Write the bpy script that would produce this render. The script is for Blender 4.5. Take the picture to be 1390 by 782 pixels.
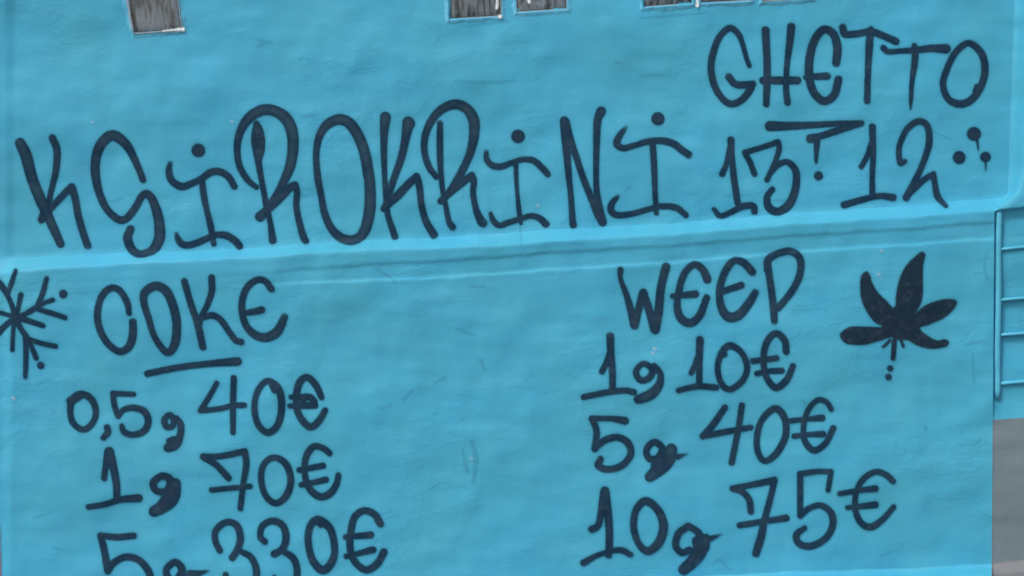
import bpy, math, random
import numpy as np
from mathutils import Matrix, Vector

# ------------------------------------------------------------------ scene, camera, light
for o in list(bpy.data.objects):
    bpy.data.objects.remove(o)
S = bpy.context.scene
COL = S.collection
W_REF, H_REF = 1390.0, 782.0            # image size in pixels; facade coordinates below are image pixels
LENS = 57.3
PITCH, ROLL = math.radians(4.0), math.radians(-2.0)
TARGET_Z, DIST = 1.55, 6.0
cam_pos = Vector((0.0, -DIST, TARGET_Z + DIST * math.tan(PITCH)))
rot = (Matrix.Rotation(math.pi / 2 - PITCH, 4, 'X') @ Matrix.Rotation(ROLL, 4, 'Z'))
cd = bpy.data.cameras.new('camera')
cam = bpy.data.objects.new('camera', cd)
COL.objects.link(cam)
cam.matrix_world = Matrix.Translation(cam_pos) @ rot
cd.lens = LENS
cd.sensor_width = 36.0
cd.clip_start = 0.05
cd.clip_end = 3000
S.camera = cam

SUN_EL, SUN_AZ = math.radians(50), math.radians(-42)     # azimuth: to the left of the camera, in front of the wall
sun_dir = Vector((math.sin(SUN_AZ) * math.cos(SUN_EL), -math.cos(SUN_AZ) * math.cos(SUN_EL), math.sin(SUN_EL)))
sl = bpy.data.lights.new('sun', 'SUN')
sl.energy = 1.5
sl.angle = math.radians(14)
sl.color = (1.0, 0.97, 0.93)
so = bpy.data.objects.new('sun', sl)
COL.objects.link(so)
so.location = (-4, -8, 12)
so.rotation_euler = sun_dir.to_track_quat('Z', 'Y').to_euler()

wd = bpy.data.worlds.new('World')
S.world = wd
wd.use_nodes = True
nt = wd.node_tree
bg = nt.nodes['Background']
sky = nt.nodes.new('ShaderNodeTexSky')
sky.sky_type = 'NISHITA'
sky.sun_disc = False
sky.sun_elevation = SUN_EL
sky.sun_rotation = math.atan2(sun_dir.x, sun_dir.y)
sky.dust_density = 6.0
sky.air_density = 0.8
nt.links.new(sky.outputs[0], bg.inputs[0])
bg.inputs[1].default_value = 0.145

S.render.engine = 'CYCLES'
S.view_settings.view_transform = 'Standard'
S.view_settings.look = 'None'
S.view_settings.gamma = 1
S.view_settings.exposure = 0.08
S.cycles.pixel_filter_type = 'BLACKMAN_HARRIS'
S.cycles.filter_width = 1.55
S.cycles.transparent_max_bounces = 24

# ------------------------------------------------------------------ helpers
R3 = np.array(rot.to_3x3())
CP = np.array(cam_pos)
FPX = W_REF * LENS / 36.0
_rng = np.random.RandomState(7)
_waves = []
for k in range(46):
    wl = 30.0 * (14.0 ** _rng.rand())          # 40 .. 560 units long
    a = _rng.rand() * 2 * math.pi
    amp = 0.00045 * (wl / 100.0) ** 0.75
    _waves.append((math.cos(a) * 2 * math.pi / wl, math.sin(a) * 2 * math.pi / wl * 1.5, _rng.rand() * 6.28, amp))
for k in range(30):                             # finer trowel waves, longer sideways
    wl = 14.0 + 30 * _rng.rand()
    a = math.pi / 2 + _rng.randn() * 0.45
    _waves.append((math.cos(a) * 2 * math.pi / wl * 0.6, math.sin(a) * 2 * math.pi / wl, _rng.rand() * 6.28, 0.000045))


def unev(x, y):
    z = np.zeros_like(x, dtype=float)
    for kx, ky, ph, am in _waves:
        z += am * np.sin(kx * x + ky * y + ph)
    return z


def line(*pts):
    xs = [p[0] for p in pts]
    ys = [p[1] for p in pts]
    s0 = (ys[1] - ys[0]) / (xs[1] - xs[0])
    s1 = (ys[-1] - ys[-2]) / (xs[-1] - xs[-2])

    def f(x):
        x = np.asarray(x, dtype=float)
        y = np.interp(x, xs, ys)
        y = np.where(x < xs[0], ys[0] + s0 * (x - xs[0]), y)
        return np.where(x > xs[-1], ys[-1] + s1 * (x - xs[-1]), y)
    return f


L1 = line((-200, 361), (30, 348), (278, 339), (500, 326), (850, 306), (1190, 281), (1350, 269), (1700, 245))
L2 = line((-200, 382), (30, 367), (278, 353), (500, 340), (678, 333), (850, 322), (1190, 297), (1350, 286), (1700, 250))
L3 = line((-200, 398), (30, 384), (278, 375), (500, 361), (850, 338), (1190, 314), (1350, 303), (1700, 276))
L4 = line((-200, 414), (30, 399), (278, 390), (525, 381), (850, 361), (1190, 335), (1350, 325), (1700, 298))
GL = line((-200, 640), (1349, 570), (1390, 567), (1700, 556))
M1 = line((-200, 828), (1190, 773.5), (1348, 767), (1390, 762), (1700, 748))
off = lambda f, d: (lambda x: f(x) + d + 0.7 * np.sin(np.asarray(x) * .021 + 1.0) + 0.45 * np.sin(np.asarray(x) * .057) + 0.35 * np.sin(np.asarray(x) * .131 + 2))
const = lambda c: (lambda x: np.zeros_like(np.asarray(x, dtype=float)) + c)
# row key lines with the surface's stand-out (m) in the main bay, the right bay, the left pier
KEYS = [
    (const(-800), .000, .000, .060, .006), (const(-60), .000, .000, .060, .006),
    (off(L1, -4), .000, .000, .060, .006), (off(L1, 0.5), .0025, .0025, .060, .008),
    (off(L2, -2.5), .046, .046, .061, .030), (off(L2, -0.2), .0530, .0530, .060, .036), (off(L2, 2.0), .0545, .0545, .040, .040),
    (off(L3, -3.0), .0535, .0545, .031, .042), (off(L3, 0.6), .0500, .0537, .031, .042), (off(L3, 2.2), .0490, .0533, .031, .042),
    (off(L4, -2.6), .0480, .0520, .031, .042), (off(L4, 0.8), .0525, .0520, .031, .042), (off(L4, 3.4), .0530, .0515, .032, .042),
    (off(GL, -26), .0500, .0500, .033, .042), (GL, .0500, .0500, .0485, .042), (off(M1, -2.0), .0500, .0500, .0485, .042), (off(M1, 0.5), .0510, .0510, .0495, .042),
    (off(M1, 13), .110, .110, .090, .11), (off(M1, 16), .114, .114, .094, .114), (const(1000), .114, .114, .094, .114),
]
ROWN = [26, 62, 2, 6, 2, 2, 5, 2, 2, 5, 2, 2, 47, 5, 40, 1, 4, 2, 30]
B_LEFT = line((-800, 18), (0, 9), (345, 9), (400, 7), (782, 3), (1000, 2))          # x as a function of y
B_RIGHT_A = line((-800, 1392), (0, 1377), (262, 1368), (275, 1358), (288, 1349.5), (560, 1347.5), (782, 1346), (1000, 1345))
B_RIGHT_B = line((-800, 1420), (0, 1403), (240, 1394), (262, 1384), (280, 1358), (290, 1352.5), (560, 1350.5), (782, 1349), (1000, 1348))


def sstep(a, b, x):
    t = np.clip((x - a) / (b - a), 0, 1)
    return t * t * (3 - 2 * t)


def depth(x, y):
    x = np.asarray(x, dtype=float)
    y = np.asarray(y, dtype=float)
    ks = [k[0](x) for k in KEYS]
    out = []
    for c in (1, 2, 3, 4):
        d = np.zeros_like(x) + KEYS[0][c]
        for i in range(len(KEYS) - 1):
            t = np.clip((y - ks[i]) / np.maximum(ks[i + 1] - ks[i], 1e-6), 0, 1)
            d = np.where(y >= ks[i], KEYS[i][c] * (1 - t) + KEYS[i + 1][c] * t, d)
        out.append(d)
    wr = sstep(B_RIGHT_A(y), B_RIGHT_B(y), x)
    wl = 1 - sstep(B_LEFT(y) - 4, B_LEFT(y) + 12, x)
    worn = 1 - sstep(260, 520, x)                # the mouldings fade out towards the left
    return (out[0] * (1 - worn) + out[1] * worn) * (1 - wr - wl) + out[2] * wr + out[3] * wl + unev(x, y)


def place(x, y, d):
    """image pixel coordinates, cast along camera rays, + stand-out in metres -> world points"""
    x = np.asarray(x, dtype=float)
    y = np.asarray(y, dtype=float)
    loc = np.stack([(x - W_REF / 2) / FPX, -(y - H_REF / 2) / FPX, -np.ones_like(x)], -1)  # camera ray through each image pixel
    dr = loc @ R3.T
    t = (-d - CP[1]) / dr[..., 1]
    return CP + dr * t[..., None]


def on_wall(x, y, lift=0.0):
    return place(x, y, depth(x, y) + lift)


def new_obj(name, me, parent=None, mat=None, kind=None, label=None, loc=None):
    o = bpy.data.objects.new(name, me)
    COL.objects.link(o)
    if loc is not None:
        me.transform(Matrix.Translation(-Vector(loc)))
        o.location = loc
    if parent:
        o.parent = parent
        if loc is not None:
            o.location = Vector(loc) - world_loc(parent)
        else:
            o.location = -world_loc(parent)
    if mat:
        me.materials.append(mat)
    if kind:
        o['kind'] = kind
    if label:
        o['label'] = label
    return o


def world_loc(o):
    v = Vector(o.location)
    while o.parent:
        o = o.parent
        v += Vector(o.location)
    return v


def grid_mesh(name, P, keep=None, smooth=True):
    n, m = P.shape[:2]
    idx = np.arange(n * m).reshape(n, m)
    q = np.stack([idx[:-1, :-1], idx[1:, :-1], idx[1:, 1:], idx[:-1, 1:]], -1).reshape(-1, 4)
    if keep is not None:
        q = q[keep.reshape(-1)]
    used = np.unique(q)
    re = np.zeros(n * m, int)
    re[used] = np.arange(len(used))
    me = bpy.data.meshes.new(name)
    me.from_pydata(P.reshape(-1, 3)[used].tolist(), [], re[q].tolist())
    if smooth:
        me.polygons.foreach_set('use_smooth', [True] * len(me.polygons))
    me.update()
    return me, used


# ------------------------------------------------------------------ materials
def mat(name):
    m = bpy.data.materials.new(name)
    m.use_nodes = True
    return m, m.node_tree.nodes, m.node_tree.links, m.node_tree.nodes['Principled BSDF']


def N(nodes, t, **kw):
    n = nodes.new(t)
    for k, v in kw.items():
        setattr(n, k, v)
    return n


def position(nodes, links, scale=(1, 1, 1)):
    g = N(nodes, 'ShaderNodeNewGeometry')
    mp = N(nodes, 'ShaderNodeMapping')
    mp.inputs['Scale'].default_value = scale
    links.new(g.outputs['Position'], mp.inputs['Vector'])
    return mp.outputs[0]


def noise(nodes, links, vec, scale, detail=4, rough=0.55):
    n = N(nodes, 'ShaderNodeTexNoise')
    n.inputs['Scale'].default_value = scale
    n.inputs['Detail'].default_value = detail
    n.inputs['Roughness'].default_value = rough
    links.new(vec, n.inputs['Vector'])
    return n.outputs['Fac']


def maprange(nodes, links, src, a, b, c, d):
    m = N(nodes, 'ShaderNodeMapRange')
    m.inputs[1].default_value = a
    m.inputs[2].default_value = b
    m.inputs[3].default_value = c
    m.inputs[4].default_value = d
    links.new(src, m.inputs[0])
    return m.outputs[0]


def math_n(nodes, links, op, a, b=None, clamp=False):
    m = N(nodes, 'ShaderNodeMath', operation=op)
    m.use_clamp = clamp
    for i, v in enumerate((a, b)):
        if v is None:
            continue
        if isinstance(v, (int, float)):
            m.inputs[i].default_value = v
        else:
            links.new(v, m.inputs[i])
    return m.outputs[0]


def mix(nodes, links, fac, c1, c2, mode='MIX'):
    m = N(nodes, 'ShaderNodeMix', data_type='RGBA', blend_type=mode)
    if isinstance(fac, (int, float)):
        m.inputs[0].default_value = fac
    else:
        links.new(fac, m.inputs[0])
    for i, c in ((6, c1), (7, c2)):
        if isinstance(c, tuple):
            m.inputs[i].default_value = (*c, 1)
        else:
            links.new(c, m.inputs[i])
    return m.outputs[2]


def plaster_bump(nodes, links, strength=0.5):
    """trowel marks, roller stipple and sand grain shared by the render coat and the paint on it"""
    v1 = position(nodes, links, (1.0, 1.0, 1.25))
    v2 = position(nodes, links, (1, 1, 1))
    v3 = position(nodes, links, (3.0, 1, 0.7))
    a = noise(nodes, links, v1, 7, 5, 0.5)
    b = noise(nodes, links, v2, 70, 3, 0.6)
    c = noise(nodes, links, v3, 16, 3, 0.5)
    msk = maprange(nodes, links, noise(nodes, links, v2, 2.0, 3, 0.6), .45, .62, .35, 1.5)
    d = noise(nodes, links, position(nodes, links, (1, 1, 1.3)), 22, 4, 0.6)
    a = math_n(nodes, links, 'ADD', a, math_n(nodes, links, 'MULTIPLY', d, 0.30))
    a = math_n(nodes, links, 'MULTIPLY', a, msk)
    h = math_n(nodes, links, 'ADD', math_n(nodes, links, 'MULTIPLY', a, 1.0), math_n(nodes, links, 'MULTIPLY', b, 0.13))
    h = math_n(nodes, links, 'ADD', h, math_n(nodes, links, 'MULTIPLY', c, 0.15))
    # laps where one trowel pass overrides the last
    t = noise(nodes, links, position(nodes, links, (1, 1, 1.5)), 3.2, 3.2, 0.5)
    for lo, am in ((.44, .22), (.50, .30), (.57, .22), (.63, .2)):
        h = math_n(nodes, links, 'ADD', h, math_n(nodes, links, 'MULTIPLY', maprange(nodes, links, t, lo, lo + .02, 0, am * .5), msk))
    bp = N(nodes, 'ShaderNodeBump')
    bp.inputs['Strength'].default_value = strength
    bp.inputs['Distance'].default_value = 0.012
    links.new(h, bp.inputs['Height'])
    return bp.outputs[0]


def wall_paint(name, base, dark, light, green, rough=0.62, bump=0.29):
    m, nd, lk, bs = mat(name)
    p1 = position(nd, lk, (1, 1, 1))
    pv = position(nd, lk, (5.0, 1, 0.8))
    ph = position(nd, lk, (0.9, 1, 5.0))
    big = maprange(nd, lk, noise(nd, lk, p1, 2.4, 5, 0.6), .40, .62, 0, 1)
    ver = maprange(nd, lk, noise(nd, lk, pv, 2.2, 4, 0.55), .42, .72, 0, 1)
    hor = maprange(nd, lk, noise(nd, lk, ph, 3.0, 5, 0.6), .45, .75, 0, 1)
    fine = maprange(nd, lk, noise(nd, lk, p1, 28, 4, 0.6), .35, .7, 0, 1)
    c = mix(nd, lk, big, base, green)
    c = mix(nd, lk, math_n(nd, lk, 'MULTIPLY', ver, .55), c, dark)
    c = mix(nd, lk, math_n(nd, lk, 'MULTIPLY', hor, .55), c, light)
    c = mix(nd, lk, math_n(nd, lk, 'MULTIPLY', fine, .18), c, dark)
    # sparse scuffs
    sc = maprange(nd, lk, noise(nd, lk, position(nd, lk, (1, 1, 2.2)), 11, 6, 0.7), .70, .78, 0, .22)
    c = mix(nd, lk, sc, c, (0.30, 0.48, 0.58))
    lk.new(c, bs.inputs['Base Color'])
    bs.inputs['Roughness'].default_value = rough
    bs.inputs['Specular IOR Level'].default_value = 0.25
    lk.new(plaster_bump(nd, lk, bump), bs.inputs['Normal'])
    return m


BLUE = wall_paint('turquoise_wall_paint', (0.048, 0.352, 0.550), (0.043, 0.308, 0.482), (0.076, 0.395, 0.580), (0.055, 0.354, 0.500))
BLUE_BAR = wall_paint('turquoise_metal_paint', (0.075, 0.40, 0.58), (0.06, 0.33, 0.50), (0.10, 0.45, 0.63), (0.07, 0.38, 0.54), 0.45, 0.25)
GREY = wall_paint('grey_base_paint', (0.142, 0.207, 0.242), (0.128, 0.182, 0.212), (0.170, 0.235, 0.268), (0.152, 0.207, 0.238))
GREY2 = wall_paint('pale_grey_base_paint', (0.165, 0.182, 0.205), (0.145, 0.16, 0.18), (0.195, 0.21, 0.225), (0.17, 0.185, 0.20))
MORTAR = wall_paint('whitened_mortar', (0.075, 0.37, 0.58), (0.055, 0.33, 0.50), (0.14, 0.45, 0.63), (0.08, 0.38, 0.54), 0.5, 0.6)
CHIP = wall_paint('chipped_plaster', (0.36, 0.48, 0.60), (0.28, 0.42, 0.55), (0.45, 0.55, 0.62), (0.32, 0.44, 0.52))
CONC = wall_paint('pavement_concrete', (0.22, 0.21, 0.20), (0.17, 0.165, 0.16), (0.27, 0.26, 0.25), (0.2, 0.2, 0.19))


def spray_paint():
    m, nd, lk, bs = mat('navy_spray_paint')
    at = N(nd, 'ShaderNodeAttribute', attribute_name='sd')
    af = N(nd, 'ShaderNodeAttribute', attribute_name='fade')
    p = position(nd, lk, (1, 1, 1))
    n1 = noise(nd, lk, p, 120, 3, 0.6)
    n2 = noise(nd, lk, p, 900, 2, 0.6)
    nz = math_n(nd, lk, 'MULTIPLY', math_n(nd, lk, 'SUBTRACT', n1, 0.5), 1.6)
    s = math_n(nd, lk, 'ADD', at.outputs['Fac'], nz)
    s = math_n(nd, lk, 'ADD', s, math_n(nd, lk, 'MULTIPLY', math_n(nd, lk, 'SUBTRACT', n2, 0.5), 1.4))
    core = N(nd, 'ShaderNodeMapRange', interpolation_type='SMOOTHSTEP')
    for i, v in ((1, 1.5), (2, -1.6), (3, 0.0), (4, 0.985)):
        core.inputs[i].default_value = v
    lk.new(s, core.inputs[0])
    halo = N(nd, 'ShaderNodeMapRange', interpolation_type='SMOOTHSTEP')
    for i, v in ((1, 5.5), (2, 0.0), (3, 0.0), (4, 0.16)):
        halo.inputs[i].default_value = v
    lk.new(at.outputs['Fac'], halo.inputs[0])
    hs = math_n(nd, lk, 'MULTIPLY', halo.outputs[0], maprange(nd, lk, n2, .45, .62, 0.1, 1))
    den = maprange(nd, lk, noise(nd, lk, p, 22, 4, 0.65), .36, .58, .90, 1.0)
    a = math_n(nd, lk, 'MAXIMUM', math_n(nd, lk, 'MULTIPLY', core.outputs[0], den), hs)
    a = math_n(nd, lk, 'MULTIPLY', a, math_n(nd, lk, 'SUBTRACT', 1.0, af.outputs['Fac'], True))
    # thinner, slightly greyer film in the middle of a fat stroke, denser along its rim
    mid = maprange(nd, lk, at.outputs['Fac'], -1.2, -6.0, 0, 1)
    n3 = noise(nd, lk, p, 14, 3, 0.5)
    mid = math_n(nd, lk, 'MULTIPLY', mid, maprange(nd, lk, n3, .35, .65, .35, 1))
    aw = N(nd, 'ShaderNodeAttribute', attribute_name='wid')
    rimc = mix(nd, lk, maprange(nd, lk, n3, .4, .6, 0, 1), (0.005, 0.030, 0.066), (0.010, 0.042, 0.080))
    thin = maprange(nd, lk, aw.outputs['Fac'], 11.0, 14.5, 0, 1)
    midc = mix(nd, lk, thin, (0.019, 0.038, 0.066), (0.025, 0.062, 0.094))
    c = mix(nd, lk, mid, rimc, midc)
    leafy = maprange(nd, lk, aw.outputs['Fac'], 0.0, 2.0, 1, 0)
    c = mix(nd, lk, leafy, c, (0.0105, 0.0265, 0.047))
    c = mix(nd, lk, maprange(nd, lk, noise(nd, lk, p, 45, 5, 0.7), .52, .70, 0, .55), c, (0.045, 0.072, 0.105))
    lk.new(c, bs.inputs['Base Color'])
    bs.inputs['Roughness'].default_value = 0.75
    bs.inputs['Specular IOR Level'].default_value = 0.08
    lk.new(plaster_bump(nd, lk, 0.29), bs.inputs['Normal'])
    lk.new(a, bs.inputs['Alpha'])
    return m


SPRAY = spray_paint()

# glass of the blocks: a clear face that mirrors the street, over a ribbed milky back
GLASS, nd, lk, bs = mat('clear_block_glass')
out = nd['Material Output']
tr = N(nd, 'ShaderNodeBsdfTransparent')
tr.inputs[0].default_value = (0.82, 0.93, 0.96, 1)
gl = N(nd, 'ShaderNodeBsdfGlossy')
gl.inputs['Roughness'].default_value = 0.08
fr = N(nd, 'ShaderNodeFresnel')
fr.inputs[0].default_value = 1.6
ms = N(nd, 'ShaderNodeMixShader')
fa = math_n(nd, lk, 'ADD', math_n(nd, lk, 'MULTIPLY', fr.outputs[0], 1.0), 0.06, True)
lk.new(fa, ms.inputs[0])
lk.new(tr.outputs[0], ms.inputs[1])
lk.new(gl.outputs[0], ms.inputs[2])
lk.new(ms.outputs[0], out.inputs[0])
nd.remove(bs)
RIB, nd, lk, bs = mat('ribbed_grey_glass')
v = position(nd, lk, (1, 1, 0.2))
st = maprange(nd, lk, noise(nd, lk, v, 50, 1.5, 0.5), .40, .60, 0, 1)
bl = maprange(nd, lk, noise(nd, lk, position(nd, lk, (1, 1, 1)), 9, 3, 0.6), .35, .65, 0, 1)
c = mix(nd, lk, st, (0.08, 0.10, 0.12), (0.92, 0.95, 1.0))  # bright and dark stripes of refracted light, painted into the back's colour
c = mix(nd, lk, math_n(nd, lk, 'MULTIPLY', bl, .5), c, (0.38, 0.38, 0.42))
lk.new(c, bs.inputs['Base Color'])
bs.inputs['Roughness'].default_value = 0.18
RIM, nd, lk, bs = mat('pale_glass_rim')
bs.inputs['Base Color'].default_value = (0.16, 0.23, 0.27, 1)
bs.inputs['Roughness'].default_value = 0.12

# ------------------------------------------------------------------ the ground
gp = np.array([[[-40, -40, 0], [40, -40, 0]], [[-40, 0.4, 0], [40, 0.4, 0]]], float)
me, _ = grid_mesh('pavement', gp[::-1], smooth=False)
g = new_obj('pavement', me, mat=CONC, kind='structure')

# ------------------------------------------------------------------ the building
bld = bpy.data.objects.new('painted_building', None)
COL.objects.link(bld)
bld.location = (0, 0, 0)
bld['label'] = 'turquoise rendered building with a stepped ledge, glass blocks and navy spray painted price lists'
bld['category'] = 'building'

# rows and columns of the render coat, lined up with its ledges and corners
tr_rows = []
for i, n in enumerate(ROWN):
    for k in range(n):
        tr_rows.append((i, k / n))
tr_rows.append((len(ROWN) - 1, 1.0))
COLS = [('L', 18), ('l', 5), ('m', 232), ('r', 6), ('R', 52)]
tc = []
for i, (nm, n) in enumerate(COLS):
    for k in range(n):
        tc.append((i, k / n))
tc.append((len(COLS) - 1, 1.0))
ri = np.array([r[0] for r in tr_rows])
rt = np.array([r[1] for r in tr_rows])
ci = np.array([c_[0] for c_ in tc])
ct = np.array([c_[1] for c_ in tc])
NR, NC = len(ri), len(ci)
Y = np.zeros((NR, NC)) + 400.0
for r in range(NR):
    Y[r] = KEYS[ri[r]][0](np.array([700.0]))[0] * (1 - rt[r]) + KEYS[ri[r] + 1][0](np.array([700.0]))[0] * rt[r]
X = np.zeros((NR, NC))
for it in range(4):
    bnd = [np.full((NR, NC), -700.0), B_LEFT(Y) - 4, B_LEFT(Y) + 12, B_RIGHT_A(Y), B_RIGHT_B(Y), np.full((NR, NC), 2100.0)]
    bnd = np.stack(bnd, 0)
    X = np.take_along_axis(bnd, np.broadcast_to(ci[None, None, :], (1, NR, NC)), 0)[0] * (1 - ct) + \
        np.take_along_axis(bnd, np.broadcast_to((ci + 1)[None, None, :], (1, NR, NC)), 0)[0] * ct
    ks = np.stack([k[0](X) for k in KEYS], 0)
    Y = np.take_along_axis(ks, np.broadcast_to(ri[None, :, None], (1, NR, NC)), 0)[0] * (1 - rt[:, None]) + \
        np.take_along_axis(ks, np.broadcast_to((ri + 1)[None, :, None], (1, NR, NC)), 0)[0] * rt[:, None]
P = on_wall(X, Y)

# glass blocks: corners  top-left, top-right, bottom-right, bottom-left
BLOCKS = [
    ((166, -28), (238, -31), (249, 42), (181, 47)),
    ((607, -44), (679, -48), (682, 23), (609, 27.5)),
    ((697, -52), (768, -56), (771, 13.5), (701, 18)),
    ((870, -60), (940, -63), (941, 6), (872, 11)),
    ((949, -64), (1019, -67), (1020, 1.8), (951, 5.5)),
    ((1032, -68), (1102, -72), (1104, -1.0), (1034, 3)),
]


def inside(q, x, y, grow=0.0):
    cx = sum(p[0] for p in q) / 4
    cy = sum(p[1] for p in q) / 4
    res = np.ones_like(x, bool)
    for i in range(4):
        x0, y0 = q[i]
        x1, y1 = q[(i + 1) % 4]
        nx, ny = (y1 - y0), -(x1 - x0)
        ln = math.hypot(nx, ny)
        s = ((cx - x0) * nx + (cy - y0) * ny)
        sg = 1 if s > 0 else -1
        res &= (((x - x0) * nx + (y - y0) * ny) / ln * sg) > -grow
    return res


cxm = (X[:-1, :-1] + X[1:, 1:]) / 2
cym = (Y[:-1, :-1] + Y[1:, 1:]) / 2
hole = np.zeros_like(cxm, bool)
for q in BLOCKS:
    hole |= inside(q, cxm, cym, -1.0)
RI = np.broadcast_to(ri[:-1, None], cxm.shape)
CI = np.broadcast_to(ci[None, :-1], cxm.shape)


def wall_part(name, rows, cols, m):
    k = (RI >= rows[0]) & (RI <= rows[1]) & (CI >= cols[0]) & (CI <= cols[1]) & ~hole
    me_, _ = grid_mesh(name, P, k)
    return new_obj(name, me_, bld, m)


wall_part('upper_wall', (0, 2), (2, 2), BLUE)
wall_part('ledge', (3, 11), (2, 2), BLUE)
wall_part('lower_wall', (12, 14), (2, 2), BLUE)
wall_part('plinth', (15, 18), (0, 2), BLUE)
wall_part('corner_pier', (0, 14), (0, 1), BLUE)
wall_part('side_bay', (0, 13), (3, 4), BLUE)
wall_part('painted_base', (14, 14), (3, 4), GREY)['label'] = 'grey painted base of the side bay'
wall_part('base_step', (15, 18), (3, 4), GREY2)['label'] = 'pale grey sloping step below the grey base'


def box_mesh(name, front, back):
    """front/back: lists of 4 points"""
    v_ = [tuple(p) for p in front] + [tuple(p) for p in back]
    f = [(0, 3, 2, 1), (4, 5, 6, 7), (0, 1, 5, 4), (1, 2, 6, 5), (2, 3, 7, 6), (3, 0, 4, 7)]
    me_ = bpy.data.meshes.new(name)
    me_.from_pydata(v_, [], f)
    me_.update()
    return me_


def bevel(o, w, seg=2):
    b_ = o.modifiers.new('bevel', 'BEVEL')
    b_.width = w
    b_.segments = seg
    b_.limit_method = 'ANGLE'


# body of the building behind the render coat
def core(name, x0, x1, y0, y1, z0, z1):
    f = [(x0, y0, z0), (x1, y0, z0), (x1, y0, z1), (x0, y0, z1)]
    b_ = [(x0, y1, z0), (x1, y1, z0), (x1, y1, z1), (x0, y1, z1)]
    return new_obj(name, box_mesh(name, f, b_), bld, BLUE)


zt = float(P[0, :, 2].min())
core('building_core', float(P[:, 0, 0].max()) + .02, float(P[:, -1, 0].min()) - .02, 0.16, 3.0, 0.0, zt - .02)


def bil(q, u, v_):
    (ax, ay), (bx, by), (cx, cy), (dx, dy) = q
    x = (1 - v_) * ((1 - u) * ax + u * bx) + v_ * ((1 - u) * dx + u * cx)
    y = (1 - v_) * ((1 - u) * ay + u * by) + v_ * ((1 - u) * dy + u * cy)
    return x, y


for bi, q in enumerate(BLOCKS):
    rnd = np.random.RandomState(30 + bi)
    cx, cy = bil(q, 0.5, 0.5)
    base = place(np.array([cx]), np.array([cy]), np.array([0.0]))[0]
    blk = None
    # clear face, gently dished with wavy ribs
    n = 44
    u, v_ = np.meshgrid(np.linspace(0, 1, n), np.linspace(0, 1, n))
    x, y = bil(q, u, v_)
    edge = np.minimum(np.minimum(u, 1 - u), np.minimum(v_, 1 - v_))
    dish = 0.004 * (1 - sstep(0.0, 0.10, edge))
    rib = 0.0003 * np.sin(u * 60 + 0.8 * np.sin(v_ * 7 + bi)) + 0.00006 * np.sin(v_ * 11 + 3 * u + bi)
    G = place(x, y, -0.002 - dish + rib * sstep(.06, .14, edge))
    me_, _ = grid_mesh('glass_block', G)
    blk = new_obj('glass_block', me_, bld, GLASS, loc=tuple(base))
    # ribbed rear face 35 mm behind
    nu, nv = 90, 24
    u, v_ = np.meshgrid(np.linspace(0.0, 1.0, nu), np.linspace(0, 1, nv))
    x, y = bil(q, u, v_)
    if bi == 2:
        rr = 0.004 * np.sin(v_ * 26 + 3 * np.sin(u * 9)) + 0.003 * np.sin(u * 15)
    elif bi == 0:
        rr = 0.003 * np.sin(u * 34 + 1.8 * np.sin(v_ * 4)) * (0.3 + u) + 0.002 * np.sin(u * 71 + v_)
    else:
        rr = 0.0035 * np.sin(u * 78 + 0.8 * np.sin(v_ * 3 + bi)) + 0.002 * np.sin(v_ * 9 + 7 * u)
    G = place(x, y, -0.017 + rr)
    me_, _ = grid_mesh('ribbed_back', G)
    new_obj('ribbed_back', me_, blk, RIB)
    # pale rim of glass around the face
    verts, faces = [], []
    prof = [(0.0, 0.001), (0.008, 0.0025), (0.018, 0.0020), (0.038, -0.007), (0.050, -0.024)]
    for (ins, d) in prof:
        cs = [bil(q, ins, ins), bil(q, 1 - ins, ins), bil(q, 1 - ins, 1 - ins), bil(q, ins, 1 - ins)]
        for c_ in cs:
            verts.append(tuple(place(np.array([c_[0]]), np.array([c_[1]]), np.array([d]))[0]))
    for a in range(len(prof) - 1):
        for k in range(4):
            faces.append((a * 4 + k, a * 4 + (k + 1) % 4, (a + 1) * 4 + (k + 1) % 4, (a + 1) * 4 + k))
    me_ = bpy.data.meshes.new('rim')
    me_.from_pydata(verts, [], faces)
    me_.update()
    new_obj('rim', me_, blk, RIM)
    # smeared mortar collar, painted over, lapping onto the wall
    nn = 48
    loops = []
    pts = []
    for k in range(nn * 4):
        s = k // nn
        t = (k % nn) / nn
        a, b_ = q[s], q[(s + 1) % 4]
        pts.append((a[0] * (1 - t) + b_[0] * t, a[1] * (1 - t) + b_[1] * t))
    pts = np.array(pts)
    cen = pts.mean(0)
    nrm = (pts - cen)
    # push outwards roughly perpendicular to the sides
    nrm = np.sign(nrm) * (np.abs(nrm) > 31) * 1.0 + 0.15 * nrm / 36
    nrm /= np.maximum(np.linalg.norm(nrm, axis=1, keepdims=True), 1e-6)
    wob = np.array([rnd.rand() for _ in pts])
    wob = (wob + np.roll(wob, 1) + np.roll(wob, 2) + np.roll(wob, -1)) / 4
    rings = [(-1.2, -0.012, 0), (-1.0, 0.0035, 0), (0.3, 0.0045, .3), (1.8, 0.0035, .8), (4.5, 0.0010, 3), (7.5, -0.0015, 4)]
    verts = []
    for (o_, d, wk) in rings:
        pp = pts + nrm * (o_ + (wob - 0.5)[:, None] * wk)
        dd = depth(pp[:, 0], pp[:, 1]) + d + (wob - .5) * 0.0015 * (wk > 0)
        verts += [tuple(v3) for v3 in place(pp[:, 0], pp[:, 1], dd)]
    m_ = len(pts)
    faces = []
    for a in range(len(rings) - 1):
        for k in range(m_):
            faces.append((a * m_ + k, a * m_ + (k + 1) % m_, (a + 1) * m_ + (k + 1) % m_, (a + 1) * m_ + k))
    me_ = bpy.data.meshes.new('mortar_joint')
    me_.from_pydata(verts, [], faces)
    me_.polygons.foreach_set('use_smooth', [True] * len(faces))
    me_.update()
    new_obj('mortar_joint', me_, blk, MORTAR)

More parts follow.
